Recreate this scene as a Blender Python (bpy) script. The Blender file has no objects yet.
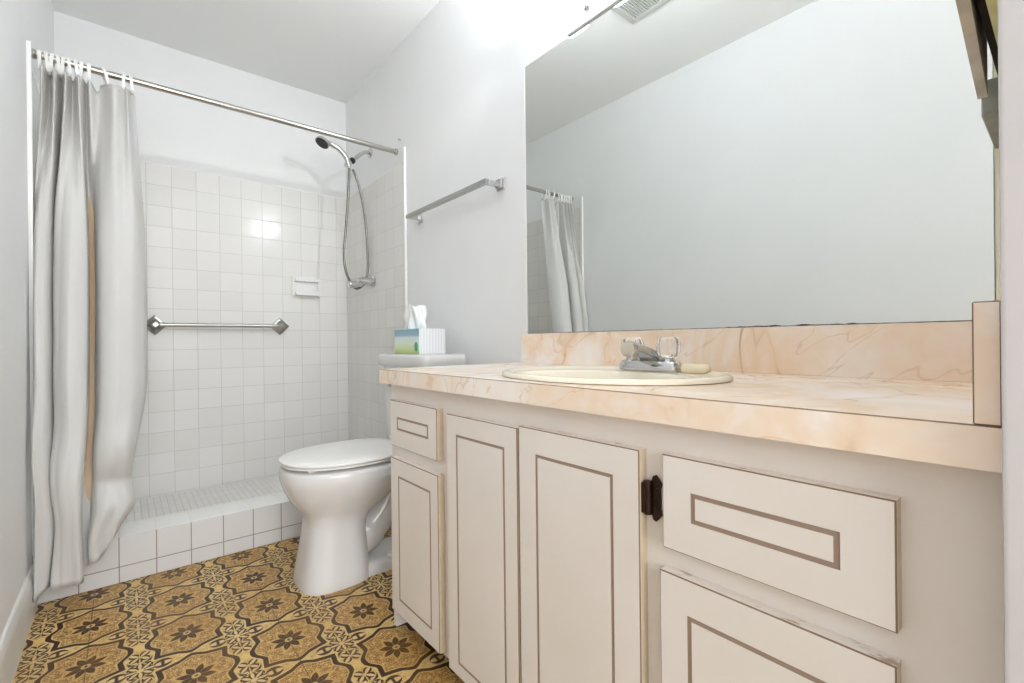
import bpy, bmesh, math, random
from mathutils import Vector, Matrix, noise
R = math.radians
PI = math.pi
S = bpy.context.scene
COL = S.collection

# ------------------------------------------------------------------ camera, world, light, exposure
cam_data = bpy.data.cameras.new('camera')
cam = bpy.data.objects.new('camera', cam_data)
COL.objects.link(cam)
S.camera = cam
cam_data.sensor_fit = 'HORIZONTAL'
cam_data.sensor_width = 36.0
cam_data.lens = 36.0 * 466.676 / 1024.0
cam_data.clip_start = 0.01
YAW, PITCH, ROLL = 0.6936, -0.0009, -0.0109
cam.matrix_world = (Matrix.Translation((-1.1564, -3.1099, 0.8728))
                    @ Matrix.Rotation(-YAW, 4, 'Z')
                    @ Matrix.Rotation(PI / 2 + PITCH, 4, 'X')
                    @ Matrix.Rotation(ROLL, 4, 'Z'))

S.view_settings.view_transform = 'Standard'
S.view_settings.look = 'None'
S.view_settings.gamma = 1.0
S.view_settings.use_curve_mapping = False
S.view_settings.exposure = 0.48
S.cycles.max_bounces = 14
S.cycles.diffuse_bounces = 8
S.cycles.glossy_bounces = 6
S.cycles.transmission_bounces = 8
S.cycles.use_denoising = True
S.cycles.sample_clamp_indirect = 6.0

WORLD_STRENGTH = 0.75
SHADE_EMIT = 6.5
LAMP_POWER = 0.58
HALL_POWER = 148.0
BULB_EMIT = 520.0
w = bpy.data.worlds.new('ambient_fill')  # even ambient fill, added to brighten the room through the doorway
S.world = w
w.use_nodes = True
w.node_tree.nodes['Background'].inputs[0].default_value = (0.98, 0.99, 1.0, 1)
w.node_tree.nodes['Background'].inputs[1].default_value = WORLD_STRENGTH


def area(name, loc, target, size, power, col=(1, 1, 1)):
    d = bpy.data.lights.new(name, 'AREA')
    d.shape = 'DISK'
    d.size = size
    d.energy = power
    d.color = col
    o = bpy.data.objects.new(name, d)
    COL.objects.link(o)
    o.location = loc
    o.rotation_euler = (Vector(target) - Vector(loc)).to_track_quat('-Z', 'Y').to_euler()
    return o


area('hall_fill_light', (-1.2, -6.2, 2.0), (-0.80, 0.0, 1.2), 3.4, HALL_POWER, (0.962, 0.977, 0.997))  # unseen soft disk light, added behind the camera to fill the room



# ------------------------------------------------------------------ colour and node helpers
def lin(c):
    c = c / 255.0
    return c / 12.92 if c <= 0.04045 else ((c + 0.055) / 1.055) ** 2.4


def rgb(r, g, b):
    return (lin(r), lin(g), lin(b), 1.0)


class G:
    """A material's node tree with small helpers."""
    def __init__(self, name, rough=0.5, spec=0.5, metal=0.0):
        self.m = bpy.data.materials.new(name)
        self.m.use_nodes = True
        self.t = self.m.node_tree
        self.b = self.t.nodes['Principled BSDF']
        self.b.inputs['Roughness'].default_value = rough
        self.b.inputs['Specular IOR Level'].default_value = spec
        self.b.inputs['Metallic'].default_value = metal

    def node(self, kind, **kw):
        n = self.t.nodes.new(kind)
        for k, v in kw.items():
            setattr(n, k, v)
        return n

    def link(self, a, b):
        self.t.links.new(a.s if isinstance(a, V) else a, b)

    def pos(self):
        g = self.node('ShaderNodeNewGeometry')
        sp = self.node('ShaderNodeSeparateXYZ')
        self.link(g.outputs['Position'], sp.inputs[0])
        return [V(self, sp.outputs[i]) for i in range(3)]

    def posvec(self):
        return V(self, self.node('ShaderNodeNewGeometry').outputs['Position'])

    def normal(self):
        g = self.node('ShaderNodeNewGeometry')
        sp = self.node('ShaderNodeSeparateXYZ')
        self.link(g.outputs['True Normal'], sp.inputs[0])
        return [V(self, sp.outputs[i]) for i in range(3)]

    def comb(self, x, y, z):
        n = self.node('ShaderNodeCombineXYZ')
        for i, q in enumerate((x, y, z)):
            if isinstance(q, V):
                self.link(q, n.inputs[i])
            else:
                n.inputs[i].default_value = q
        return V(self, n.outputs[0])

    def noise(self, vec, scale, detail=3, rough=0.5, dist=0.0, color=False):
        n = self.node('ShaderNodeTexNoise')
        n.inputs['Scale'].default_value = scale
        n.inputs['Detail'].default_value = detail
        n.inputs['Roughness'].default_value = rough
        n.inputs['Distortion'].default_value = dist
        if vec is not None:
            self.link(vec, n.inputs['Vector'])
        return V(self, n.outputs['Color' if color else 'Fac'])

    def white(self, vec, color=False):
        n = self.node('ShaderNodeTexWhiteNoise', noise_dimensions='3D')
        self.link(vec, n.inputs['Vector'])
        return V(self, n.outputs['Color' if color else 'Value'])

    def mix(self, f, a, b):
        n = self.node('ShaderNodeMix', data_type='RGBA')
        for sck, q in ((n.inputs[0], f), (n.inputs[6], a), (n.inputs[7], b)):
            if isinstance(q, V):
                self.link(q, sck)
            else:
                sck.default_value = q
        return V(self, n.outputs[2])

    def ramp(self, f, pts, interp='LINEAR'):
        n = self.node('ShaderNodeValToRGB')
        n.color_ramp.interpolation = interp
        e = n.color_ramp.elements
        while len(e) < len(pts):
            e.new(0.5)
        for el, (p, c) in zip(e, pts):
            el.position = p
            el.color = c if not isinstance(c, (int, float)) else (c, c, c, 1)
        self.link(f, n.inputs[0])
        return V(self, n.outputs[0])

    def smooth(self, x, a, b):
        n = self.node('ShaderNodeMapRange', interpolation_type='SMOOTHSTEP')
        self.link(x, n.inputs[0])
        n.inputs[1].default_value = a
        n.inputs[2].default_value = b
        return V(self, n.outputs[0])

    def bump(self, h, strength=0.3, dist=0.002):
        n = self.node('ShaderNodeBump')
        n.inputs['Strength'].default_value = strength
        n.inputs['Distance'].default_value = dist
        self.link(h, n.inputs['Height'])
        self.link(n.outputs[0], self.b.inputs['Normal'])
        return n

    def color(self, c):
        if isinstance(c, V):
            self.link(c, self.b.inputs['Base Color'])
        else:
            self.b.inputs['Base Color'].default_value = c


class V:
    def __init__(self, g, s):
        self.g, self.s = g, s

    def op(self, o, b=None, c=None):
        n = self.g.node('ShaderNodeMath', operation=o)
        for i, q in enumerate((self, b, c)):
            if q is None:
                continue
            if isinstance(q, V):
                self.g.link(q, n.inputs[i])
            else:
                n.inputs[i].default_value = q
        return V(self.g, n.outputs[0])

    def __add__(s, o): return s.op('ADD', o)
    def __radd__(s, o): return s.op('ADD', o)
    def __sub__(s, o): return s.op('SUBTRACT', o)
    def __rsub__(s, o): return (s * -1.0) + o
    def __mul__(s, o): return s.op('MULTIPLY', o)
    def __rmul__(s, o): return s.op('MULTIPLY', o)
    def __truediv__(s, o): return s.op('DIVIDE', o)
    def abs(s): return s.op('ABSOLUTE')
    def floor(s): return s.op('FLOOR')
    def fract(s): return s.op('FRACT')
    def sqrt(s): return s.op('SQRT')
    def min(s, o): return s.op('MINIMUM', o)
    def max(s, o): return s.op('MAXIMUM', o)
    def sin(s): return s.op('SINE')


def plain(name, col, rough=0.5, spec=0.5, metal=0.0, var=0.0, vscale=6.0, bump=0.0, bscale=200.0):
    g = G(name, rough, spec, metal)
    if var:
        p = g.posvec()
        n = g.noise(p, vscale, 4)
        c2 = tuple(max(0, q * (1 - var)) for q in col[:3]) + (1,)
        g.color(g.mix(g.smooth(n, 0.35, 0.7), col, c2))
    else:
        g.color(col)
    if bump:
        g.bump(g.noise(g.posvec(), bscale, 3), bump, 0.001)
    return g.m


# ------------------------------------------------------------------ materials
TP = 0.1095          # wall tile pitch
M = {}
M['wall'] = plain('wall_paint', rgb(236, 237, 237), 0.55, 0.3, var=0.02, vscale=3, bump=0.06, bscale=260)
M['ceiling'] = plain('ceiling_paint', rgb(240, 241, 240), 0.7, 0.2, bump=0.05, bscale=200)
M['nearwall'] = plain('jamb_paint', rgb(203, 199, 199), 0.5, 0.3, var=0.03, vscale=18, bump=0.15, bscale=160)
M['trim'] = plain('trim_white', rgb(238, 238, 236), 0.3, 0.5)
M['baseboard'] = plain('baseboard_white', rgb(230, 230, 226), 0.35, 0.4, var=0.05, vscale=12)
M['chrome'] = plain('chrome', rgb(205, 205, 205), 0.12, 0.5, 1.0)
M['brushed'] = plain('brushed_steel', rgb(175, 173, 168), 0.28, 0.5, 1.0)
M['nickel'] = plain('satin_nickel', rgb(190, 188, 182), 0.22, 0.5, 1.0)
M['hose'] = plain('metal_hose', rgb(128, 125, 118), 0.35, 0.5, 1.0)
M['rubber'] = plain('dark_rubber', rgb(45, 45, 46), 0.5, 0.4)
M['porcelain'] = plain('white_porcelain', rgb(216, 215, 214), 0.12, 0.6)
M['seatplastic'] = plain('seat_plastic', rgb(230, 229, 226), 0.3, 0.5)
M['ceramic'] = plain('white_ceramic', rgb(232, 232, 230), 0.15, 0.5)
M['sink'] = plain('almond_porcelain', rgb(238, 229, 208), 0.15, 0.55, var=0.03, vscale=9)
M['soap'] = plain('cream_soap', rgb(240, 226, 196), 0.5, 0.4)
M['plasticring'] = plain('white_plastic', rgb(238, 238, 236), 0.4, 0.4)
M['tissue'] = plain('tissue_paper', rgb(245, 245, 245), 0.9, 0.1, bump=0.2, bscale=120)
M['hinge'] = plain('dark_bronze', rgb(58, 38, 26), 0.4, 0.5, 0.6, var=0.4, vscale=90)
M['groove'] = plain('brown_groove', rgb(158, 136, 120), 0.6, 0.3)
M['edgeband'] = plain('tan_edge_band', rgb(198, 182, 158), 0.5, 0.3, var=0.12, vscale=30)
M['edge'] = plain('dark_edge', rgb(128, 104, 84), 0.6, 0.3)
M['cabinetwood'] = plain('greyed_wood', rgb(206, 197, 183), 0.6, 0.3, var=0.3, vscale=20)
M['cabinetgreen'] = plain('yellow_green_paint', rgb(206, 204, 150), 0.6, 0.3, var=0.1, vscale=30)
M['cabinetrail'] = plain('grey_rail', rgb(150, 150, 138), 0.5, 0.3, var=0.2, vscale=30)
M['yellowed'] = plain('yellowed_paint', rgb(240, 234, 206), 0.5, 0.3)
M['dark'] = plain('dark_void', rgb(40, 34, 28), 0.8, 0.2)
M['inner_sheet'] = plain('tan_sheet', rgb(200, 174, 142), 0.5, 0.3)
M['vent'] = plain('vent_grey', rgb(190, 190, 186), 0.5, 0.4)
M['ventdark'] = plain('vent_dark', rgb(185, 185, 182), 0.6, 0.3)
M['enamel'] = plain('white_enamel', rgb(240, 242, 245), 0.3, 0.5)


def cabinet_paint():
    g = G('cream_laminate', 0.42, 0.4)
    x, y, z = g.pos()
    nx, ny, nz = g.normal()
    base = g.mix(g.smooth(g.noise(g.posvec(), 5, 3), 0.3, 0.75), rgb(229, 222, 215), rgb(224, 217, 208))
    # chipped and grimy upper edges of the doors and drawers
    wear = g.smooth(g.noise(g.comb(x * 60.0, y * 22.0, z * 60.0), 1.0, 4, 0.65), 0.56, 0.66) * g.smooth(nz, 0.4, 0.8)
    col = g.mix(wear * 0.75, base, rgb(150, 118, 84))
    g.color(col)
    g.bump(g.noise(g.posvec(), 300, 2), 0.03, 0.001)
    return g.m


M['laminate'] = cabinet_paint()


def marble():
    g = G('peach_marble_laminate', 0.25, 0.5)
    p = g.posvec()
    x, y, z = g.pos()
    n1 = g.noise(p, 4.0, 5, 0.55, 0.4)
    n2 = g.noise(p, 10.0, 4, 0.6, 0.8)
    base = g.ramp(n1, [(0.34, rgb(248, 243, 238)), (0.45, rgb(244, 232, 219)), (0.56, rgb(239, 217, 193)), (0.64, rgb(247, 239, 232))])
    base = g.mix(g.smooth(n2, 0.52, 0.75) * 0.6, base, rgb(246, 236, 228))
    # thin brown veins: zero set of a warped noise running across the slab
    q = g.comb(x * 1.0 + z * 0.5, y * 1.6, z * 0.7)
    v1 = (g.noise(q, 2.6, 4, 0.5, 0.7) - 0.5).abs()
    v2 = (g.noise(g.comb(x * 0.9 + 4.0, y * 1.6 + z * 1.2, z), 1.9, 4, 0.55, 0.9) - 0.47).abs()
    gate = g.smooth(g.noise(p, 4.5, 2), 0.44, 0.62)
    m1 = (1.0 - g.smooth(v1, 0.0, 0.011)) * gate
    m2 = (1.0 - g.smooth(v2, 0.0, 0.006)) * 0.7
    soft = (1.0 - g.smooth(v1, 0.0, 0.06)) * 0.30
    col = g.mix(soft, base, rgb(232, 200, 160))
    col = g.mix(m1 * 0.85, col, rgb(200, 156, 112))
    col = g.mix(m2 * 0.55, col, rgb(208, 166, 122))
    g.color(col)
    return g.m


M['marble'] = marble()


def tile(name, ua, u0, va, v0, pu=TP, pv=TP, col=(229, 228, 225), grout=(200, 198, 194), gw=0.0013,
         rough=0.16, bumpy=0.35, dirt=0.12, tilt=0.003):
    """Square glazed tiles from world coordinates; ua and va name the two axes."""
    g = G(name, rough, 0.14)
    ax = dict(zip('XYZ', g.pos()))
    u = (ax[ua] - u0) / pu
    v = (ax[va] - v0) / pv
    du = (0.5 - (u.fract() - 0.5).abs()) * pu
    dv = (0.5 - (v.fract() - 0.5).abs()) * pv
    d = du.min(dv)
    line = 1.0 - g.smooth(d, gw * 0.5, gw * 1.3)
    cell = g.comb(u.floor(), v.floor(), 0.0)
    r = g.white(cell)
    c = g.mix(r, rgb(*col), rgb(col[0] - 5, col[1] - 5, col[2] - 6))
    n = g.noise(g.posvec(), 4.0, 3)
    gc = g.mix(g.smooth(n, 0.4, 0.65) * dirt, rgb(*grout), rgb(128, 116, 104))
    g.color(g.mix(line, c, gc))
    rr = line * 0.5 + rough
    g.link(rr, g.b.inputs['Roughness'])
    # every tile sits at its own slight tilt, and the surface pillows at its edges
    h = g.smooth(d, 0.0, 0.004) * 0.0012
    wc = g.white(cell, True)
    sp = g.node('ShaderNodeSeparateColor')
    g.link(wc, sp.inputs[0])
    tx = (V(g, sp.outputs[0]) - 0.5) * (u.fract() * pu) * tilt
    ty = (V(g, sp.outputs[1]) - 0.5) * (v.fract() * pv) * tilt
    bn = g.node('ShaderNodeBump')
    bn.inputs['Strength'].default_value = bumpy
    bn.inputs['Distance'].default_value = 1.0
    g.link(h + tx + ty, bn.inputs['Height'])
    g.link(bn.outputs[0], g.b.inputs['Normal'])
    return g.m


ZR = 1.1743
M['tile_back'] = tile('tile_back', 'X', -0.0756, 'Z', ZR)
M['tile_side'] = tile('tile_side', 'Y', -0.06, 'Z', ZR)
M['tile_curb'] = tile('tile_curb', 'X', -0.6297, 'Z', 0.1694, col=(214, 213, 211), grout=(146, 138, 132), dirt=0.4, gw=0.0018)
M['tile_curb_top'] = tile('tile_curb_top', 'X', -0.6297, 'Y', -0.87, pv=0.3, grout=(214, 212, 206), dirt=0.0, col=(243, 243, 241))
M['mosaic'] = tile('tile_mosaic', 'X', -0.02, 'Y', -0.02, pu=0.027, pv=0.108, grout=(196, 194, 188), gw=0.0018, dirt=0.0, tilt=0.03, col=(240, 239, 236))


def floor_vinyl():
    g = G('patterned_vinyl', 0.38, 0.3)
    x, y, z = g.pos()
    PX, PY = 0.2265, 0.2385
    u = (x + 1.0175) / PX + 0.5
    v = (y + 1.3870) / PY + 0.5
    cu = u.fract() - 0.5
    cv = v.fract() - 0.5
    au, av = cu.abs(), cv.abs()
    # outline of the cartouche: half height over |u|, half width over |v|
    top = g.ramp(au, [(0.0, 0.492), (0.05, 0.472), (0.13, 0.420), (0.24, 0.392), (0.36, 0.372), (1.0, 0.372)])
    side = g.ramp(av, [(0.0, 0.446), (0.055, 0.440), (0.12, 0.395), (0.175, 0.350), (0.205, 0.344), (0.36, 0.366), (1.0, 0.366)])
    d = (top - av).min(side - au)
    nz = g.noise(g.posvec(), 60.0, 3, 0.6)
    nf = g.noise(g.posvec(), 230.0, 2, 0.6)
    nl = g.noise(g.posvec(), 5.0, 2, 0.5)
    DARK, MIDB = rgb(60, 38, 16), rgb(110, 76, 36)
    GOLD, PALE = rgb(172, 131, 66), rgb(222, 192, 134)

    def leaf(px, py, w0, lo, hi):
        """Pointed leaf along +px between lo and hi; returns outer and inner masks."""
        k = ((px - lo) * (hi - px)).max(0.0).sqrt() * w0
        return g.smooth(k - py, 0.0, 0.010), g.smooth(k * 0.45 - py, 0.0, 0.008)

    # gold field with a swirling arabesque
    rr = (cu * cu + cv * cv).sqrt()
    ang = cv.op('ARCTAN2', cu)
    scroll = (rr * 62.0 + (ang * 8.0).sin() * 2.2 + nz * 7.0).sin() * ((ang * 16.0 + rr * 26.0 + nz * 5.0).sin() * 0.75 + 0.25)
    field = g.mix(g.smooth(nz, 0.35, 0.65), rgb(154, 108, 44), rgb(178, 133, 62))
    field = g.mix(g.smooth(scroll, 0.25, 0.55) * 0.80, field, rgb(214, 178, 106))
    field = g.mix(g.smooth(scroll * -1.0, 0.30, 0.60) * 0.75, field, rgb(126, 88, 40))
    field = g.mix(g.smooth(nf, 0.52, 0.62) * 0.75, field, rgb(228, 198, 136))
    field = g.mix(g.smooth(1.0 - nf, 0.54, 0.64) * 0.65, field, rgb(120, 84, 40))
    # eight pointed flower with a pale halo and centre
    ph = ((ang / (2 * PI) * 8.0).fract() - 0.5).abs() * 2.0
    ph = 1.0 - ph
    ph = ph * 1.0
    star = 0.212 - (1.0 - ph) * 0.100
    halo = 0.262 - (1.0 - ph) * 0.110
    field = g.mix((1.0 - g.smooth(rr - halo, -0.012, 0.008)) * 0.85, field, rgb(206, 166, 92))
    inst = 1.0 - g.smooth(rr - star, -0.010, 0.006)
    flower = g.mix(g.smooth(ph, 0.02, 0.20), rgb(166, 126, 70), DARK)
    flower = g.mix(g.smooth(ph, 0.86, 0.97) * 0.6, flower, MIDB)
    flower = g.mix(g.smooth(nf, 0.55, 0.66) * 0.5, flower, rgb(150, 116, 70))
    field = g.mix(inst, field, flower)
    field = g.mix(1.0 - g.smooth(rr, 0.040, 0.052), field, rgb(204, 172, 112))
    field = g.mix(1.0 - g.smooth(rr, 0.014, 0.024), field, rgb(104, 76, 42))
    # ground between the cartouches
    ku, kv = 0.5 - au, 0.5 - av
    ground = g.mix(g.smooth(nz, 0.4, 0.62), rgb(226, 194, 124), rgb(204, 166, 94))
    ground = g.mix(g.smooth(nf, 0.54, 0.66) * 0.7, ground, rgb(134, 98, 54))
    # tulips lying in the long bands between neighbouring cartouches
    o1, i1 = leaf(au, kv, 0.95, 0.19, 0.38)
    ground = g.mix(o1, ground, DARK)
    ground = g.mix(i1 * g.smooth((au - 0.285).abs(), 0.008, 0.026), ground, PALE)
    # leaf sprays: four slanting pairs up and down each column, and a rosette on each corner
    c45 = 0.7071
    for (ox, oy, ax_, ay_, ww, lo, hi) in ((0.0, 0.14, c45, c45, 0.95, 0.03, 0.165), (0.0, 0.15, c45, -c45, 0.95, 0.03, 0.160),
                                           (0.0, 0.29, c45, c45, 0.95, 0.02, 0.135), (0.0, 0.30, c45, -c45, 0.95, 0.02, 0.130)):
        px = (ku - ox) * ax_ + (kv - oy) * ay_
        py = ((ku - ox) * ay_ - (kv - oy) * ax_).abs()
        o2, i2 = leaf(px, py, ww, lo, hi)
        ground = g.mix(o2, ground, DARK)
        ground = g.mix(i2, ground, PALE)
    kr = (ku * ku + kv * kv).sqrt()
    ka = kv.op('ARCTAN2', ku)
    p8 = ((ka / (PI / 4) + 0.5).fract() - 0.5) * (PI / 4)
    o3, i3 = leaf(kr, (kr * p8.sin()).abs(), 0.85, 0.035, 0.150)
    ground = g.mix(o3, ground, DARK)
    ground = g.mix(i3, ground, PALE)
    ground = g.mix(1.0 - g.smooth(kr, 0.026, 0.036), ground, PALE)
    # four pointed pale star halfway along each column
    st = ku * 2.2 + av
    ground = g.mix(1.0 - g.smooth(st, 0.085, 0.10), ground, rgb(226, 190, 104))
    inside = g.smooth(d, -0.004, 0.004)
    col = g.mix(inside, ground, field)
    band = g.smooth(d, -0.002, 0.004) * (1.0 - g.smooth(d, 0.052, 0.060))
    pale = g.smooth(d, 0.056, 0.062) * (1.0 - g.smooth(d, 0.070, 0.078))
    rim = g.smooth(d, -0.030, -0.022) * (1.0 - g.smooth(d, -0.008, -0.002))
    col = g.mix(rim * 0.7, col, rgb(222, 194, 132))
    col = g.mix(pale * 0.85, col, rgb(214, 180, 112))
    col = g.mix(band, col, rgb(58, 36, 16))
    # worn and yellowed patches of the print, and sheet seams through the flowers
    col = g.mix(g.smooth(nl, 0.40, 0.65) * 0.25, col, rgb(150, 104, 36))
    sx = (cu).abs()
    seam = (1.0 - g.smooth(sx, 0.004, 0.008)) * g.smooth((u * 0.5 + 0.1).fract(), 0.499, 0.501)
    col = g.mix(seam * 0.6, col, rgb(66, 48, 28))
    hs = g.node('ShaderNodeHueSaturation')
    hs.inputs['Saturation'].default_value = 0.96
    hs.inputs['Value'].default_value = 0.92
    g.link(col, hs.inputs['Color'])
    col = V(g, hs.outputs[0])
    g.color(col)
    g.bump((band * -0.6) + nz * 0.5, 0.12, 0.001)
    return g.m


M['vinyl'] = floor_vinyl()


def curtain_cloth():
    g = G('white_vinyl_cloth', 0.42, 0.4)
    g.color(rgb(200, 199, 196))
    g.b.inputs['Subsurface Weight'].default_value = 0.0
    g.bump(g.noise(g.posvec(), 14, 4), 0.12, 0.004)
    return g.m


M['curtain'] = curtain_cloth()


def mirror_glass():
    g = G('mirror_silver', 0.0, 0.5, 1.0)
    g.color((0.765, 0.785, 0.765, 1))
    return g.m


M['mirror'] = mirror_glass()


def mirror_edge():
    g = G('desilvered_edge', 0.5, 0.3)
    x, y, z = g.pos()
    n = g.noise(g.comb(x, y * 50.0, z * 50.0), 1.0, 3)
    g.color(g.mix(g.smooth(n, 0.4, 0.6), rgb(52, 44, 38), rgb(120, 104, 88)))
    return g.m


M['mirroredge'] = mirror_edge()


def shade_glass(name, e):
    g = G(name, 0.3, 0.5)
    g.color(rgb(245, 248, 255))
    g.b.inputs['Emission Color'].default_value = (0.80, 0.89, 1.0, 1)
    g.b.inputs['Emission Strength'].default_value = e
    return g.m


M['shade'] = shade_glass('lit_frosted_glass', SHADE_EMIT)


def bulb_glow():
    g = G('lit_bulb', 0.4, 0.3)
    g.b.inputs['Emission Color'].default_value = (0.93, 0.96, 1.0, 1)
    g.b.inputs['Emission Strength'].default_value = BULB_EMIT
    return g.m


M['bulb'] = bulb_glow()


def acrylic():
    g = G('clear_acrylic', 0.03, 0.5)
    g.color((0.97, 0.97, 0.97, 1))
    g.b.inputs['Transmission Weight'].default_value = 0.92
    g.b.inputs['IOR'].default_value = 1.45
    return g.m


M['acrylic'] = acrylic()


def tissue_carton():
    g = G('tissue_carton', 0.5, 0.4)
    x, y, z = g.pos()
    nx, ny, nz = g.normal()
    h = (z - 0.8227) / 0.1073
    grad = g.ramp(h, [(0.0, rgb(176, 200, 128)), (0.16, rgb(204, 218, 158)), (0.42, rgb(222, 232, 212)), (0.66, rgb(214, 228, 230)),
                      (0.74, rgb(156, 188, 200)), (1.0, rgb(140, 178, 194))])
    # a small green drop printed near the right-hand end of the picture side
    dy = (y + 1.335) / 0.016
    dz = (z - 0.853) / 0.022
    drop = 1.0 - g.smooth(dy * dy + dz * dz, 0.75, 1.1)
    grad = g.mix(drop, grad, rgb(70, 160, 122))
    # pale vertical stripes on the white end
    st = g.smooth(((x * 70.0).fract() - 0.5).abs(), 0.18, 0.32)
    white = g.mix(st * 0.5, rgb(238, 239, 240), rgb(206, 210, 216))
    topc = g.mix(g.smooth(g.noise(g.posvec(), 40, 2), 0.45, 0.55), rgb(150, 190, 208), rgb(214, 228, 232))
    col = g.mix(g.smooth(nx * -1.0, 0.5, 0.8), white, grad)
    col = g.mix(g.smooth(nz, 0.5, 0.8), col, topc)
    g.color(col)
    return g.m


M['carton'] = tissue_carton()


# ------------------------------------------------------------------ mesh helpers
def bx(bm, x0, x1, y0, y1, z0, z1, bev=0.0, seg=2, mat=0):
    r = bmesh.ops.create_cube(bm, size=1.0)
    vs = r['verts']
    for v in vs:
        v.co = Vector((x0 + (v.co.x + 0.5) * (x1 - x0), y0 + (v.co.y + 0.5) * (y1 - y0), z0 + (v.co.z + 0.5) * (z1 - z0)))
    fs = set(f for v in vs for f in v.link_faces)
    for f in fs:
        f.material_index = mat
    if bev:
        es = list(set(e for v in vs for e in v.link_edges))
        bmesh.ops.bevel(bm, geom=es, offset=bev, segments=seg, profile=0.6, affect='EDGES')


def loft(bm, rings, cap=True, closed=True, mats=None, cap_mat=(0, 0)):
    """rings: lists of points (same count); joins each to the next."""
    vr = [[bm.verts.new(p) for p in r] for r in rings]
    n = len(vr[0])
    for i in range(len(vr) - 1):
        for j in range(n if closed else n - 1):
            k = (j + 1) % n
            f = bm.faces.new((vr[i][j], vr[i][k], vr[i + 1][k], vr[i + 1][j]))
            if mats:
                f.material_index = mats[i]
    if cap:
        bm.faces.new(list(reversed(vr[0]))).material_index = cap_mat[0]
        bm.faces.new(vr[-1]).material_index = cap_mat[1]
    return vr


def frame_for(d):
    d = d.normalized()
    a = Vector((0, 0, 1)) if abs(d.z) < 0.9 else Vector((1, 0, 0))
    u = d.cross(a).normalized()
    return u, d.cross(u).normalized()


def tube(bm, pts, r, seg=16, cap=True):
    pts = [Vector(p) for p in pts]
    rs = r if isinstance(r, (list, tuple)) else [r] * len(pts)
    d0 = (pts[1] - pts[0]).normalized()
    u, v = frame_for(d0)
    rings = []
    for i, p in enumerate(pts):
        a = pts[min(i + 1, len(pts) - 1)] - pts[max(i - 1, 0)]
        d = a.normalized()
        u = (u - d * u.dot(d)).normalized()
        v = d.cross(u)
        rings.append([p + (u * math.cos(2 * PI * j / seg) + v * math.sin(2 * PI * j / seg)) * rs[i] for j in range(seg)])
    loft(bm, rings, cap)


def lathe(bm, origin, axis, prof, seg=28, cap=True):
    """prof: list of (distance along axis, radius)."""
    o, d = Vector(origin), Vector(axis).normalized()
    u, v = frame_for(d)
    rings = [[o + d * t + (u * math.cos(2 * PI * j / seg) + v * math.sin(2 * PI * j / seg)) * max(r, 1e-4) for j in range(seg)] for t, r in prof]
    loft(bm, rings, cap)


def catmull(P, n):
    P = [Vector(p) for p in P]
    out = []
    for i in range(len(P) - 1):
        p0, p1, p2, p3 = P[max(i - 1, 0)], P[i], P[i + 1], P[min(i + 2, len(P) - 1)]
        for k in range(n):
            t = k / n
            out.append(0.5 * ((2 * p1) + (p2 - p0) * t + (2 * p0 - 5 * p1 + 4 * p2 - p3) * t * t + (3 * p1 - p0 - 3 * p2 + p3) * t ** 3))
    out.append(P[-1])
    return out


def obj(name, bm, mats, parent=None, base=None, smooth=35, recalc=True):
    if recalc:
        bmesh.ops.recalc_face_normals(bm, faces=bm.faces[:])
    off = Vector(base) if base is not None else (parent_loc(parent) if parent else Vector((0, 0, 0)))
    for v in bm.verts:
        v.co -= off
    me = bpy.data.meshes.new(name)
    bm.to_mesh(me)
    bm.free()
    for m in (mats if isinstance(mats, (list, tuple)) else [mats]):
        me.materials.append(m)
    if smooth:
        me.polygons.foreach_set('use_smooth', [True] * len(me.polygons))
        me.set_sharp_from_angle(angle=R(smooth))
    o = bpy.data.objects.new(name, me)
    COL.objects.link(o)
    if smooth == 35:
        wn = o.modifiers.new('weighted_normals', 'WEIGHTED_NORMAL')
        wn.keep_sharp = True
    if parent:
        o.parent = parent
    else:
        o.location = off
    return o


def parent_loc(p):
    v = Vector((0, 0, 0))
    while p is not None:
        v += p.location
        p = p.parent
    return v


def thing(name, label, cat, loc, group=None):
    o = bpy.data.objects.new(name, None)
    o.empty_display_size = 0.05
    COL.objects.link(o)
    o.location = loc
    o['label'] = label
    o['category'] = cat
    if group:
        o['group'] = group
    return o


def tag(o, label, cat, group=None):
    o['label'] = label
    o['category'] = cat
    if group:
        o['group'] = group
    return o


def struct(name, bm, m, smooth=35):
    o = obj(name, bm, m, smooth=smooth)
    o['kind'] = 'structure'
    return o


# ------------------------------------------------------------------ dimensions (metres; right wall X=0, back wall Y=0)
W = 1.4013
H = 2.4776
YN = -3.070          # face of the near wall
ZT, ZB = 0.7913, 0.7498
YV0, YV1 = -1.746, YN

# ------------------------------------------------------------------ room shell
bm = bmesh.new(); bx(bm, -W - 1.2, 0.1, -4.6, 0.1, -0.08, 0.0); struct('floor', bm, M['vinyl'], 0)
bm = bmesh.new(); bx(bm, -W - .1, 0.1, YN - .12, 0.1, H, H + 0.08); struct('ceiling', bm, M['ceiling'], 0)
bm = bmesh.new(); bx(bm, 0.0, 0.1, YN - .12, 0.1, 0, H); struct('wall_right', bm, M['wall'], 0)
bm = bmesh.new(); bx(bm, -W - .1, -W, YN - .12, 0.1, 0, H); struct('wall_left', bm, M['wall'], 0)
bm = bmesh.new(); bx(bm, -W, 0.0, 0.0, 0.1, 0, H); struct('wall_back', bm, M['wall'], 0)
# near wall: pier beside the vanity and the side of the doorway the camera stands in
bm = bmesh.new()
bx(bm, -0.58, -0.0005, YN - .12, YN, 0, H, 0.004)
struct('wall_near', bm, M['nearwall'])

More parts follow.
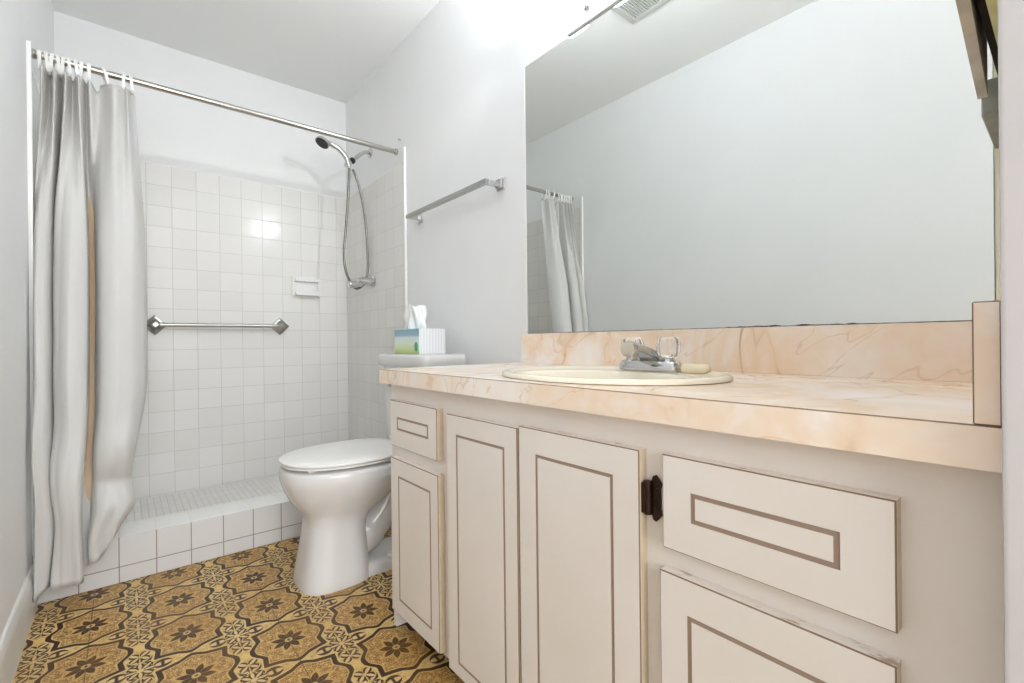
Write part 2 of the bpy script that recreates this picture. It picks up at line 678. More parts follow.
# tile cladding of the shower
ZTT = ZR + 6 * TP
bm = bmesh.new(); bx(bm, -W + .001, -0.001, -0.008, 0.0005, 0.02, ZTT, 0.003); struct('wall_back_tile', bm, M['tile_back'])
bm = bmesh.new(); bx(bm, -0.008, 0.0005, -0.848, -0.008, 0.02, ZTT, 0.003); struct('wall_right_tile', bm, M['tile_side'])
bm = bmesh.new(); bx(bm, -W - .0005, -W + 0.008, -0.848, -0.008, 0.02, ZTT, 0.003); struct('wall_left_tile', bm, M['tile_side'])
bm = bmesh.new(); bx(bm, -0.012, 0.0005, -0.858, -0.848, 0.1694, 1.907, 0.003); struct('trim_1', bm, M['trim'])
bm = bmesh.new(); bx(bm, -W - .0005, -W + 0.012, -0.860, -0.848, 0.1694, 1.907, 0.003); struct('trim_2', bm, M['trim'])
# curb and shower floor
bm = bmesh.new()
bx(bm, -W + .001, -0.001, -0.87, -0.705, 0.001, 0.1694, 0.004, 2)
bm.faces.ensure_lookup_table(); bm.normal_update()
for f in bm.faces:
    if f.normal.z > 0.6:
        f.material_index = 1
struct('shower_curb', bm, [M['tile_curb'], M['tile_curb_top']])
bm = bmesh.new(); bx(bm, -W + .001, -0.001, -0.705, -0.001, 0.001, 0.072); struct('shower_floor', bm, M['mosaic'], 0)
# baseboard on the left wall
prof = [(0, 0.0), (0.014, 0.0), (0.014, 0.105), (0.011, 0.125), (0.006, 0.138), (0.0, 0.142)]
bm = bmesh.new()
loft(bm, [[(-W + a, y, b) for a, b in prof] for y in (-0.871, -3.19)])
struct('baseboard_left', bm, M['baseboard'])


# ------------------------------------------------------------------ vanity cabinet
XF = -0.520           # face frame plane
XD = -0.540           # face of doors and drawers
van = thing('vanity_cabinet', 'long cream bathroom vanity cabinet with brown lined doors under the marble counter', 'cabinet', (-0.26, -2.41, 0))
bm = bmesh.new()
ZC = ZB - 0.002
bx(bm, XF, -0.004, -1.776, -1.758, 0.0, ZC)                 # far end panel
bx(bm, XF, -0.004, YN + .002, YN + .020, 0.0, ZC)           # near end panel
bx(bm, XF + .02, -0.004, YN + .02, -1.776, 0.085, 0.10)     # bottom shelf
bx(bm, -0.02, -0.004, YN + .02, -1.776, 0.10, ZC)           # back
bx(bm, XF, XF + .02, YN + .02, -1.776, 0.69, ZC)            # frame rail under the counter
bx(bm, XF, XF + .02, YN + .02, -1.776, 0.055, 0.10)         # bottom rail
for a, b in ((-2.11, -2.05), (-2.40, -2.37), (-2.73, -2.66), (YN + .02, -2.97), (-1.80, -1.776)):
    bx(bm, XF, XF + .02, a, b, 0.10, 0.69)
bx(bm, XF, XF + .02, -2.05, -1.80, 0.50, 0.59)
bx(bm, XF, XF + .02, -2.97, -2.73, 0.50, 0.59)
obj('cabinet_body', bm, M['laminate'], van)
bm = bmesh.new(); bx(bm, XF + .065, XF + .08, YN + .02, -1.776, 0.0, 0.085); obj('toe_kick', bm, M['dark'], van)['label'] = 'dark recessed toe kick'


def slab(name, y0, y1, z0, z1, gr, gw):
    """Door or drawer front (y0>y1: far to near) with a sunk brown line; gr = groove rect (y0,y1,z0,z1)."""
    def rect(x, a, b, c, d):
        return [(x, a, c), (x, b, c), (x, b, d), (x, a, d)]
    e = 0.0016
    g0, g1, h0, h1 = gr
    rings = [rect(XF, y0, y1, z0, z1), rect(XD + .0016, y0, y1, z0, z1), rect(XD, y0 - e, y1 + e, z0 + e, z1 - e),
             rect(XD, g0, g1, h0, h1), rect(XD + .0015, g0, g1, h0, h1),
             rect(XD + .0015, g0 - gw, g1 + gw, h0 + gw, h1 - gw), rect(XD, g0 - gw, g1 + gw, h0 + gw, h1 - gw)]
    bm = bmesh.new()
    loft(bm, rings, True, True, mats=[0, 1, 0, 2, 2, 2])
    bm.normal_update()
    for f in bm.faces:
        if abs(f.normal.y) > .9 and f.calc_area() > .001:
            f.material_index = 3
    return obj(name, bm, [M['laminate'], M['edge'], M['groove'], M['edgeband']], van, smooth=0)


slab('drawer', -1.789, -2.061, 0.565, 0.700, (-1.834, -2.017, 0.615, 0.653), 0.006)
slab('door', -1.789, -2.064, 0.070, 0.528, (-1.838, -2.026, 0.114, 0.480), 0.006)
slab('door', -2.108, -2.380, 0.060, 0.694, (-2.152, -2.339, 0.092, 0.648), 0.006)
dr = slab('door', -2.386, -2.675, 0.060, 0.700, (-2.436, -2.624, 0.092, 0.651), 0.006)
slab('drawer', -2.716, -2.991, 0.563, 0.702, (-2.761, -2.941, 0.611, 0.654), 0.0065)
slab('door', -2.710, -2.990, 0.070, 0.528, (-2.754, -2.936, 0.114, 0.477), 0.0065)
# bronze butterfly hinge on the frame beside the wide door
bm = bmesh.new()
ys = -2.693
out = [(-0.036, 0.001), (-0.031, 0.006), (-0.024, 0.011), (-0.016, 0.009), (0.016, 0.009), (0.024, 0.011), (0.031, 0.006), (0.036, 0.001),
       (0.034, -0.004), (0.02, -0.008), (-0.02, -0.008), (-0.034, -0.004)]
loft(bm, [[(x, ys - b, 0.626 + a) for a, b in out] for x in (XF - .0002, XF - .004)])
tube(bm, [(XF - .008, ys + .0105, 0.600), (XF - .008, ys + .0105, 0.652)], 0.0062, 12)
bx(bm, XF - .016, XF - .003, ys + .010, ys + .0178, 0.602, 0.650, .002)
for zz in (0.608, 0.644):
    lathe(bm, (XF - .004, ys - .001, zz), (-1, 0, 0), [(0, .0035), (.0015, .003), (.002, .001)], 10)
h = obj('hinge', bm, M['hinge'], dr)
h['label'] = 'dark bronze hinge'

# ------------------------------------------------------------------ countertop with a hole for the basin
SC = (-0.315, -2.430)       # basin centre
SA, SB = 0.210, 0.272       # rim half sizes (X, Y)
top = thing('countertop', 'peach marble pattern countertop with splashes along the mirror wall', 'countertop', (-0.277, -2.41, ZB))
bm = bmesh.new()
x0, x1, y0, y1 = -0.554, -0.002, YV1 + .001, YV0
angs = [2 * PI * i / 72 for i in range(72)]
for cx_, cy_ in ((x0, y0), (x0, y1), (x1, y0), (x1, y1)):
    a = math.atan2(cy_ - SC[1], cx_ - SC[0]) % (2 * PI)
    k = min(range(len(angs)), key=lambda i: abs(angs[i] - a))
    angs[k] = a
angs.sort()


def rect_pt(a, x0, x1, y0, y1):
    c, s = math.cos(a), math.sin(a)
    t = 1e9
    if abs(c) > 1e-9:
        t = min(t, ((x1 if c > 0 else x0) - SC[0]) / c)
    if abs(s) > 1e-9:
        t = min(t, ((y1 if s > 0 else y0) - SC[1]) / s)
    return SC[0] + c * t, SC[1] + s * t


def ell(a, ra, rb):
    c, s = math.cos(a), math.sin(a)
    k = 1 / math.sqrt((c / ra) ** 2 + (s / rb) ** 2)
    return SC[0] + c * k, SC[1] + s * k


hol = [ell(a, SA - .018, SB - .018) for a in angs]
outp = [rect_pt(a, x0, x1, y0, y1) for a in angs]
e = 0.0015
inn = [rect_pt(a, x0 + e, x1, y0, y1 - e) for a in angs]
loft(bm, [[(p[0], p[1], ZB) for p in hol], [(p[0], p[1], ZT) for p in hol], [(p[0], p[1], ZT) for p in inn],
          [(p[0], p[1], ZT - .0015) for p in outp], [(p[0], p[1], ZB) for p in outp], [(p[0], p[1], ZB) for p in hol]],
     cap=False, mats=[0, 0, 1, 0, 0])
bmesh.ops.remove_doubles(bm, verts=bm.verts[:], dist=1e-6)
obj('worktop', bm, [M['marble'], M['edge']], top, smooth=0)
bm = bmesh.new(); bx(bm, -0.020, -0.002, YN + .0205, -1.795, ZT, 0.8985, 0.001, 1); obj('backsplash', bm, M['marble'], top)
bm = bmesh.new()
bx(bm, -0.554, -0.002, YN + .001, YN + .020, ZT, 0.9045, 0.0012, 1)
bm.normal_update()
for f in bm.faces:
    if f.calc_area() < 0.003 and max(abs(q) for q in f.normal) < 0.95:
        f.material_index = 1
obj('side_splash', bm, [M['marble'], M['edge']], top)

# ------------------------------------------------------------------ sink
bm = bmesh.new()
sk = thing('sink', 'oval almond coloured drop-in basin set in the marble countertop', 'sink', (SC[0], SC[1], ZT))
NS = 72


def er(ra, rb, z, dx=0.0):
    return [(SC[0] + dx + ra * math.cos(2 * PI * i / NS), SC[1] + rb * math.sin(2 * PI * i / NS), z) for i in range(NS)]


IA, IB, ID = 0.140, 0.208, -0.040
z = ZT
rings = [er(SA - .022, SB - .022, z - .006), er(SA - .022, SB - .022, z + .0004), er(SA - .004, SB - .004, z + .0004), er(SA, SB, z + .002), er(SA - .001, SB - .001, z + .007), er(SA - .006, SB - .006, z + .011),
         er(SA - .013, SB - .013, z + .0120), er(SA - .022, SB - .022, z + .0085, -.002), er(SA - .030, SB - .028, z + .0050, -.004), er(IA + .012, IB + .012, z + .0045, ID), er(IA + .004, IB + .004, z + .0035, ID), er(IA, IB, z - .002, ID),
         er(IA - .012, IB - .014, z - .03, ID), er(IA - .03, IB - .04, z - .075, ID), er(IA - .06, IB - .09, z - .115, ID), er(IA - .10, IB - .15, z - .133, ID),
         er(.024, .024, z - .138, ID)]
inner = rings[-1]
rings += [er(.024, .024, z - .150, ID), er(IA - .095, IB - .14, z - .146, ID), er(IA - .05, IB - .08, z - .126, ID), er(IA - .02, IB - .03, z - .083, ID),
          er(IA + .002, IB + .0, z - .035, ID), er(IA + .012, IB + .010, z - .006, ID), rings[0]]
loft(bm, rings, cap=False)
bmesh.ops.remove_doubles(bm, verts=bm.verts[:], dist=1e-6)
obj('basin', bm, M['sink'], sk, smooth=50)
bm = bmesh.new()
lathe(bm, (SC[0] + ID, SC[1], z - .1498), (0, 0, 1), [(0, .0235), (.010, .0235), (.0135, .022), (.0135, .016), (.011, .014), (.011, .001)], 28)
obj('drain', bm, M['chrome'], sk)

# ------------------------------------------------------------------ faucet
FX, FY, FZ = -0.166, -2.446, ZT + .0058
fa = thing('faucet', 'chrome centerset bathroom faucet with clear acrylic knobs on the oval sink', 'faucet', (FX, FY, FZ))


def sup(cx, cy, a, b, z, n=4.0, N=32):
    pts = []
    for i in range(N):
        t = 2 * PI * i / N
        c, s = math.cos(t), math.sin(t)
        pts.append((cx + a * math.copysign(abs(c) ** (2 / n), c), cy + b * math.copysign(abs(s) ** (2 / n), s), z))
    return pts


bm = bmesh.new()
loft(bm, [sup(FX, FY, .027, .080, FZ - .0), sup(FX, FY, .028, .082, FZ + .004), sup(FX, FY, .027, .081, FZ + .014), sup(FX, FY, .023, .077, FZ + .022), sup(FX, FY, .016, .07, FZ + .026)])
obj('base_plate', bm, M['chrome'], fa)
# spout: rises over the base and reaches out over the bowl
bm = bmesh.new()
sec = [(FX + .020, FZ + .016, .030, .016), (FX + .008, FZ + .030, .028, .016), (FX - .016, FZ + .042, .022, .014), (FX - .045, FZ + .051, .019, .0125), (FX - .066, FZ + .056, .019, .013), (FX - .084, FZ + .056, .0205, .0155), (FX - .090, FZ + .055, .0195, .0145)]
rg = []
for i, (x, zz, hw, ht) in enumerate(sec):
    dx = sec[min(i + 1, len(sec) - 1)][0] - sec[max(i - 1, 0)][0]
    dz = sec[min(i + 1, len(sec) - 1)][1] - sec[max(i - 1, 0)][1]
    l = math.hypot(dx, dz)
    nx_, nz_ = -dz / l, dx / l
    if nz_ < 0:
        nx_, nz_ = -nx_, -nz_
    ring = []
    for k in range(24):
        t = 2 * PI * k / 24
        c, s = math.cos(t), math.sin(t)
        a = hw * math.copysign(abs(c) ** .55, c)
        b = ht * math.copysign(abs(s) ** .55, s)
        ring.append((x + nx_ * b, FY + a, zz + nz_ * b))
    rg.append(ring)
loft(bm, rg)
obj('spout', bm, M['chrome'], fa, smooth=45)
bm = bmesh.new()
lathe(bm, (FX - .075, FY, FZ + .044), (0, 0, -1), [(0, .0135), (.006, .0135), (.007, .0118), (.014, .0118), (.014, .009), (.010, .008)], 24)
obj('aerator', bm, M['nickel'], fa)
for sgn in (-1, 1):
    hy = FY + sgn * .051
    bm = bmesh.new()
    lathe(bm, (FX, hy, FZ + .018), (0, 0, 1), [(0, .022), (.006, .021), (.008, .016), (.012, .015), (.013, .012), (.016, .012)], 24)
    hub = obj('handle_hub', bm, M['chrome'], fa)
    bm = bmesh.new()
    # faceted clear knob
    N = 10
    rings = []
    for t, r in ((.0145, .013), (.018, .023), (.028, .0275), (.046, .029), (.058, .025), (.064, .016)):
        rings.append([(FX + r * (1.0 if j % 2 else .93) * math.cos(PI * j / N), hy + r * (1.0 if j % 2 else .93) * math.sin(PI * j / N), FZ + .018 + t) for j in range(2 * N)])
    loft(bm, rings)
    obj('knob', bm, M['acrylic'], fa, smooth=12)['label'] = 'clear faceted acrylic knob'

# soap bar on the rim
bm = bmesh.new()
th = R(-14)
rg = []
for zz, a, b in ((0, .016, .028), (.003, .020, .032), (.010, .022, .034), (.017, .020, .032), (.0205, .014, .027)):
    rg.append([(-.175 + p[0] * math.cos(th) - p[1] * math.sin(th), -2.570 + p[0] * math.sin(th) + p[1] * math.cos(th), ZT + .0052 + zz) for p in sup(0, 0, a, b, 0, 3.0)])
loft(bm, rg)
tag(obj('soap_bar', bm, M['soap'], base=(-.175, -2.570, ZT + .0052), smooth=60), 'small cream soap bar on the sink rim beside the faucet', 'soap')

# ------------------------------------------------------------------ mirror
mi = thing('mirror', 'large frameless wall mirror above the vanity backsplash', 'mirror', (0, -2.42, 0.90))
bm = bmesh.new()
bx(bm, -0.005, -0.0005, -3.024, -1.8168, 0.8995, 1.8876)
bm.normal_update()
for f in bm.faces:
    if f.normal.x > -0.5:
        f.material_index = 1
obj('glass', bm, [M['mirror'], M['mirroredge']], mi, smooth=0)
bm = bmesh.new(); bx(bm, -0.007, -0.0003, -1.8165, -1.806, 0.90, 1.884, .001, 1); obj('edge_strip', bm, M['trim'], mi)['label'] = 'white strip down the left edge'
# ragged dark line of lost silver along the lower edge
bm = bmesh.new()
random.seed(4)
n = 90
lo, hi = [], []
for i in range(n + 1):
    y = -1.82 - (3.02 - 1.82) * i / n
    k = 0.0012 + (0.0035 * random.random() if 2.56 < -y < 2.83 else 0.0004 * random.random())
    lo.append(bm.verts.new((-0.0056, y, 0.8992)))
    hi.append(bm.verts.new((-0.0056, y, 0.8995 + k)))
for i in range(n):
    bm.faces.new((lo[i], lo[i + 1], hi[i + 1], hi[i]))
obj('lower_edge', bm, M['mirroredge'], mi, smooth=0)['label'] = 'dark flaking lower edge'

# ------------------------------------------------------------------ vanity light over the mirror
vl = thing('vanity_light', 'wall light with lit frosted glass shades above the mirror', 'lamp', (0, -2.40, 1.90))
bm = bmesh.new(); bx(bm, -0.014, -0.0005, -2.52, -2.035, 1.8885, 1.968, .003); obj('back_plate', bm, M['enamel'], vl)
for yy in (-2.130, -2.300, -2.470):
    bm = bmesh.new()
    lathe(bm, (-0.0135, yy, 1.930), (-1, 0, 0), [(0, .013), (.006, .013), (.012, .010), (.015, .004)], 20)
    obj('knob', bm, M['chrome'], vl)
for yy in (-2.000, -2.200, -2.400):
    bm = bmesh.new()
    rg = []
    for zz, a in ((1.9625, .030), (1.960, .038), (1.964, .044), (1.984, .046), (2.035, .048), (2.037, .046), (2.035, .044), (1.984, .042), (1.972, .04), (1.968, .03)):
        rg.append(sup(-.0640, yy, a, a + .008, zz, 5.0))
    loft(bm, rg)
    sh = obj('shade', bm, M['shade'], vl)
    sh['label'] = 'lit frosted square glass shade'
    bm = bmesh.new()
    lathe(bm, (-.0640, yy, 1.975), (0, 0, 1), [(0, .012), (.014, .013), (.026, .022), (.044, .027), (.060, .021), (.068, .008)], 20)
    obj('bulb', bm, M['bulb'], sh)
# the light this lamp throws down the room, out of its end shade
lamp = area('vanity_lamp', (-.085, -1.940, 1.995), (-.55, 0.0, 1.55), 0.05, LAMP_POWER, (0.90, 0.95, 1.0))
lamp.data.spread = R(58)

# ------------------------------------------------------------------ ceiling vent (seen in the mirror)
cv = thing('ceiling_vent', 'white square exhaust vent on the ceiling, seen in the mirror', 'vent', (-.70, -1.84, H))
bm = bmesh.new()
va, vb, vc, vd = -.838, -.575, -1.965, -1.700
for a, b, c, d in ((va, vb, vc, vc + .03), (va, vb, vd - .03, vd), (va, va + .03, vc + .03, vd - .03), (vb - .03, vb, vc + .03, vd - .03)):
    bx(bm, a, b, c, d, H - .018, H - .0005, .002, 1)
obj('frame', bm, M['vent'], cv)
bm = bmesh.new(); bx(bm, va + .03, vb - .03, vc + .03, vd - .03, H - .006, H - .0008); obj('backing', bm, M['ventdark'], cv)
bm = bmesh.new()
k = vc + .037
while k < vd - .035:
    bx(bm, va + .03, vb - .03, k, k + .007, H - .017, H - .006)
    k += .0135
obj('grille', bm, M['vent'], cv, smooth=0)

# ------------------------------------------------------------------ toilet
TY = -1.325
to = thing('toilet', 'white two-piece toilet with closed lid between the shower and the vanity', 'toilet', (-.40, TY, 0))


def egg(xf, xr, b, z, n=2.3, N=48, xm=None):
    """Closed outline: front at xf, rear at xr (both X), half width b; widest at xm."""
    xm = (xf * 0.48 + xr * 0.52) if xm is None else xm
    pts = []
    for i in range(N):
        t = 2 * PI * i / N
        c, s = math.cos(t), math.sin(t)
        ex = 2 / n
        L = (xm - xf) if c < 0 else (xr - xm)
        pts.append((xm + L * math.copysign(abs(c) ** ex, c), TY + b * math.copysign(abs(s) ** ex, s), z))
    return pts


bm = bmesh.new()
# bowl flowing down into a front column
loft(bm, [egg(-.688, -.440, .126, 0.0, 3.2), egg(-.690, -.440, .128, .012, 3.2), egg(-.684, -.442, .123, .040, 3.2), egg(-.674, -.446, .116, .10, 3.2),
          egg(-.664, -.450, .112, .16, 3.0), egg(-.658, -.448, .112, .215, 2.8), egg(-.660, -.425, .116, .243, 2.6), egg(-.676, -.38, .130, .270, 2.4),
          egg(-.704, -.325, .154, .305, 2.3), egg(-.722, -.285, .173, .340, 2.3), egg(-.731, -.262, .183, .368, 2.3), egg(-.736, -.256, .187, .385, 2.3), egg(-.738, -.256, .189, .410, 2.3),
          egg(-.735, -.256, .186, .422, 2.3), egg(-.726, -.262, .178, .427, 2.3)])
obj('bowl', bm, M['porcelain'], to, smooth=60)
# trapway and rear foot
bm = bmesh.new()
foot = [sup(-.335, TY, .195, .105, 0.0, 4), sup(-.335, TY, .195, .106, .012, 4), sup(-.335, TY, .190, .100, .034, 4), sup(-.335, TY, .180, .090, .044, 4), sup(-.335, TY, .16, .07, .047, 4)]
loft(bm, foot)
path = catmull([(-.50, TY, .10), (-.44, TY, .125), (-.375, TY, .185), (-.32, TY, .262), (-.265, TY, .285), (-.215, TY, .225), (-.205, TY, .13), (-.21, TY, .02)], 8)
u = [(.072 if i < 12 else .066) for i in range(len(path))]
tube(bm, path, u, 24)
obj('trapway', bm, M['porcelain'], to, smooth=60)
bm = bmesh.new()
loft(bm, [sup(-.20, TY, .09, .075, .26, 4), sup(-.20, TY, .125, .10, .31, 4), sup(-.195, TY, .135, .125, .365, 4), sup(-.19, TY, .135, .135, .42, 4), sup(-.19, TY, .132, .132, .427, 4)])
obj('tank_deck', bm, M['porcelain'], to, smooth=50)
for s in (-1, 1):
    bm = bmesh.new()
    lathe(bm, (-.365, TY + s * .082, .044), (0, 0, 1), [(0, .014), (.006, .014), (.012, .010), (.014, .004)], 20)
    obj('bolt_cap', bm, M['seatplastic'], to)
bm = bmesh.new()
loft(bm, [sup(-.175, TY, .085, .180, .4275, 6, 48), sup(-.175, TY, .092, .192, .445, 6, 48), sup(-.175, TY, .098, .200, .53, 6, 48), sup(-.175, TY, .102, .207, .772, 6, 48)])
obj('tank', bm, M['porcelain'], to, smooth=50)
bm = bmesh.new()
loft(bm, [sup(-.184, TY, .106, .216, .7725, 7, 48), sup(-.184, TY, .111, .222, .779, 7, 48), sup(-.184, TY, .111, .222, .812, 7, 48), sup(-.184, TY, .108, .219, .819, 7, 48), sup(-.184, TY, .100, .210, .8225, 7, 48)])
obj('tank_lid', bm, M['porcelain'], to, smooth=50)
bm = bmesh.new()
lathe(bm, (-.267, TY + .15, .70), (-1, 0, 0), [(0, .012), (.008, .012), (.012, .008)], 16)
tube(bm, [(-.281, TY + .15, .70), (-.284, TY + .12, .695), (-.286, TY + .08, .69)], [.006, .0055, .007], 12)
obj('flush_lever', bm, M['chrome'], to)
bm = bmesh.new()
loft(bm, [egg(-.722, -.262, .174, .4375, 2.3), egg(-.734, -.262, .185, .4395, 2.3), egg(-.734, -.262, .185, .4445, 2.3), egg(-.730, -.262, .181, .4472, 2.3)])
for fx, fy in ((-.66, .10), (-.66, -.10), (-.38, .15), (-.38, -.15)):
    bx(bm, fx - .015, fx + .015, TY + fy - .01, TY + fy + .01, .4265, .439, .002, 1)
obj('seat', bm, M['seatplastic'], to, smooth=45)
bm = bmesh.new()
loft(bm, [egg(-.724, -.262, .176, .4482, 2.3), egg(-.737, -.258, .188, .4500, 2.3), egg(-.737, -.258, .188, .4550, 2.3), egg(-.730, -.26, .182, .460, 2.3), egg(-.70, -.27, .160, .4655, 2.3), egg(-.62, -.33, .09, .4685, 2.2)])
bx(bm, -.287, -.225, TY - .10, TY + .10, .428, .478, .010, 3)
obj('lid', bm, M['seatplastic'], to, smooth=45)

# ------------------------------------------------------------------ tissue box on the tank
tb = thing('tissue_box', 'blue and green tissue box with a white tissue pulled up on the toilet tank', 'tissue box', (-.151, -1.248, .8227))
bm = bmesh.new(); bx(bm, -.208, -.080, -1.362, -1.132, .8227, .930, .0012, 1); obj('carton', bm, M['carton'], tb)
bm = bmesh.new()
random.seed(2)
rg = []
NT = 40
for k in range(13):
    t = k / 12
    ring = []
    for j in range(NT):
        a = 2 * PI * j / NT
        fl = 1 + .32 * math.sin(3 * a + 2.2 * t) + .20 * math.sin(7 * a - 3 * t)
        ra = (.026 + .030 * t - .022 * t * t) * fl
        rb = (.048 + .004 * t) * fl * (1 - .45 * t ** 3)
        top_ = .100 * t * (1 + .10 * math.sin(2 * a + 1) * t)
        ring.append((-.152 + ra * math.cos(a) - .008 * t, -1.250 + rb * math.sin(a) + .012 * t, .9295 + top_))
    rg.append(ring)
for j in range(4):
    s = (.8, .55, .3, .1)[j]
    last = rg[12]
    cxm = sum(p[0] for p in last) / NT
    cym = sum(p[1] for p in last) / NT
    rg.append([(cxm + (p[0] - cxm) * s, cym + (p[1] - cym) * s, p[2] - .012 * (j + 1) * (0.6 + .4 * math.sin(5 * i / NT * 2 * PI))) for i, p in enumerate(last)])
loft(bm, rg)
obj('tissue', bm, M['tissue'], tb, smooth=70)['label'] = 'crumpled white tissue'

# ------------------------------------------------------------------ towel bar on the mirror wall
tw = thing('towel_bar', 'square chrome towel bar on the wall left of the mirror', 'towel bar', (0, -1.34, 1.495))
bm = bmesh.new(); bx(bm, -.080, -.060, -1.664, -1.002, 1.484, 1.503, .0015, 1); obj('bar', bm, M['brushed'], tw)
for yy in (-1.014, -1.653):
    bm = bmesh.new()
    bx(bm, -.009, -.0005, yy - .025 - (.014 if yy < -1.5 else 0), yy + .025 - (.014 if yy < -1.5 else 0), 1.468, 1.518, .003, 1)
    bx(bm, -.020, -.009, yy - .019 - (.014 if yy < -1.5 else 0), yy + .019 - (.014 if yy < -1.5 else 0), 1.474, 1.512, .003, 1)
    bx(bm, -.060, -.018, yy - .010, yy + .010, 1.484, 1.502, .001, 1)
    obj('post', bm, M['chrome'], tw)

# ------------------------------------------------------------------ shower fittings
gb = thing('grab_bar', 'horizontal steel grab bar on the tiled back wall of the shower', 'grab bar', (-.727, -.008, .978))
bm = bmesh.new()
tube(bm, [(-1.030, -.062, .978), (-.424, -.062, .978)], .0105, 16)
obj('bar', bm, M['brushed'], gb)
for xx in (-1.030, -.424):
    bm = bmesh.new()

    def dia(r, y):
        out_ = []
        for k in range(4):
            a = PI / 2 * k
            for d in (-.05, .05):
                out_.append((xx + r * math.cos(a + d), y, .978 + r * math.sin(a + d)))
        return out_
    loft(bm, [dia(.052, -.0085), dia(.052, -.013), dia(.046, -.016), dia(.036, -.018), dia(.030, -.026), dia(.022, -.05), dia(.020, -.074), dia(.012, -.078)])
    obj('flange', bm, M['brushed'], gb, smooth=25)

sd = thing('soap_dish', 'white ceramic soap holder set in the shower tiles under the hand shower', 'soap dish', (-.267, -.008, 1.167))
bm = bmesh.new()
a, b, c, d = -.352, -.182, 1.167, 1.292
bx(bm, a, b, -.014, -.0085, c, d, .002, 1)
bx(bm, a, a + .018, -.024, -.013, c, d, .004)
bx(bm, b - .018, b, -.024, -.013, c, d, .004)
obj('back_plate', bm, M['ceramic'], sd)
bm = bmesh.new(); bx(bm, a + .012, b - .012, -.058, -.013, c + .004, c + .024, .006); bx(bm, a + .012, b - .012, -.058, -.050, c + .02, c + .034, .003); obj('tray', bm, M['ceramic'], sd)
bm = bmesh.new(); bx(bm, a + .012, b - .012, -.044, -.013, d - .034, d - .012, .006); obj('ledge', bm, M['ceramic'], sd)

YS = -.40
sa = thing('shower_pipe', 'chrome shower pipe with bracket high on the right shower wall', 'shower pipe', (0, YS, 2.01))
bm = bmesh.new(); lathe(bm, (-.0005, YS, 2.018), (-1, 0, 0), [(0, .030), (.004, .030), (.010, .024), (.014, .012), (.016, .011)], 28); obj('flange', bm, M['chrome'], sa)
bm = bmesh.new()
tube(bm, catmull([(-.012, YS, 2.018), (-.035, YS, 2.014), (-.065, YS, 1.992), (-.112, YS, 1.947)], 6), .0115, 16)
obj('pipe', bm, M['chrome'], sa)
bm = bmesh.new()
lathe(bm, (-.104, YS, 1.954), (-.72, 0, -.69), [(0, .014), (.004, .018), (.020, .018), (.024, .013)], 20)
obj('collar', bm, M['rubber'], sa)['label'] = 'black collar'
bm = bmesh.new()
lathe(bm, (-.122, YS, 1.936), (-.72, 0, -.69), [(0, .014), (.010, .019), (.022, .019), (.030, .012)], 20)
tube(bm, [(-.134, YS + .002, 1.945), (-.146, YS - .002, 1.905)], .0165, 16)
obj('bracket', bm, M['chrome'], sa)

hs = thing('hand_shower', 'chrome hand shower with long metal hose hanging in the shower', 'hand shower', (-.146, YS - .02, 1.895))
bm = bmesh.new()
hp = catmull([(-.143, YS - .034, 1.885), (-.150, YS - .034, 1.915), (-.172, YS - .034, 1.955), (-.205, YS - .032, 1.985), (-.240, YS - .026, 1.998), (-.272, YS - .028, 2.004)], 6)
tube(bm, hp, [.0105 + .004 * min(1, i / 12) for i in range(len(hp))], 16)
obj('handle', bm, M['chrome'], hs)
ax = Vector((-.50, -.12, -.86)).normalized()
hc = Vector((-.285, YS - .028, 2.008))
bm = bmesh.new(); lathe(bm, hc - ax * .010, ax, [(0, .010), (.004, .024), (.014, .036), (.022, .040), (.030, .040)], 28); obj('head', bm, M['chrome'], hs)
bm = bmesh.new()
lathe(bm, hc + ax * .0195, ax, [(0, .037), (.003, .036), (.005, .030), (.004, .014), (.006, .010)], 28)
for k in range(12):
    u_, v_ = frame_for(ax)
    p = hc + ax * .0238 + (u_ * math.cos(k * PI / 6) + v_ * math.sin(k * PI / 6)) * .024
    lathe(bm, p, ax, [(0, .0035), (.003, .0025)], 8)
obj('spray_face', bm, M['rubber'], hs)['label'] = 'dark grey spray face'
bm = bmesh.new()
pth = catmull([(-.143, YS - .034, 1.886), (-.145, YS - .034, 1.84), (-.152, YS - .030, 1.70), (-.163, YS - .022, 1.54), (-.177, YS - .025, 1.385), (-.168, YS - .03, 1.285), (-.135, YS - .022, 1.222),
               (-.088, YS + .02, 1.196), (-.046, YS + .02, 1.222), (-.026, YS + .006, 1.29), (-.025, YS, 1.40), (-.036, YS, 1.60), (-.064, YS, 1.765), (-.092, YS + .002, 1.86), (-.110, YS + .004, 1.896)], 14)
tube(bm, pth, [.0068 + (.0006 if i % 2 else 0) for i in range(len(pth))], 12)
obj('hose', bm, M['hose'], hs, smooth=60)['label'] = 'flexible ribbed metal hose'

sv = thing('shower_valve', 'chrome shower mixer valve on the right tiled wall below the hose', 'valve', (-.008, -.44, 1.236))
YVv = -.445
bm = bmesh.new(); lathe(bm, (-.0085, YVv, 1.236), (-1, 0, 0), [(0, .034), (.005, .034), (.010, .029), (.012, .022)], 28); obj('flange', bm, M['chrome'], sv)
bm = bmesh.new(); lathe(bm, (-.018, YVv, 1.236), (-1, 0, 0), [(0, .021), (.060, .021), (.064, .019), (.078, .019), (.082, .014)], 24); obj('body', bm, M['chrome'], sv)
bm = bmesh.new()
lathe(bm, (-.082, YVv - .012, 1.212), (-1, 0, -.03), [(0, .009), (.004, .014), (.03, .015), (.034, .020), (.072, .0215), (.078, .018), (.08, .01)], 20)
tube(bm, [(-.070, YVv - .004, 1.226), (-.084, YVv - .010, 1.215)], .012, 14)
obj('handle', bm, M['chrome'], sv)

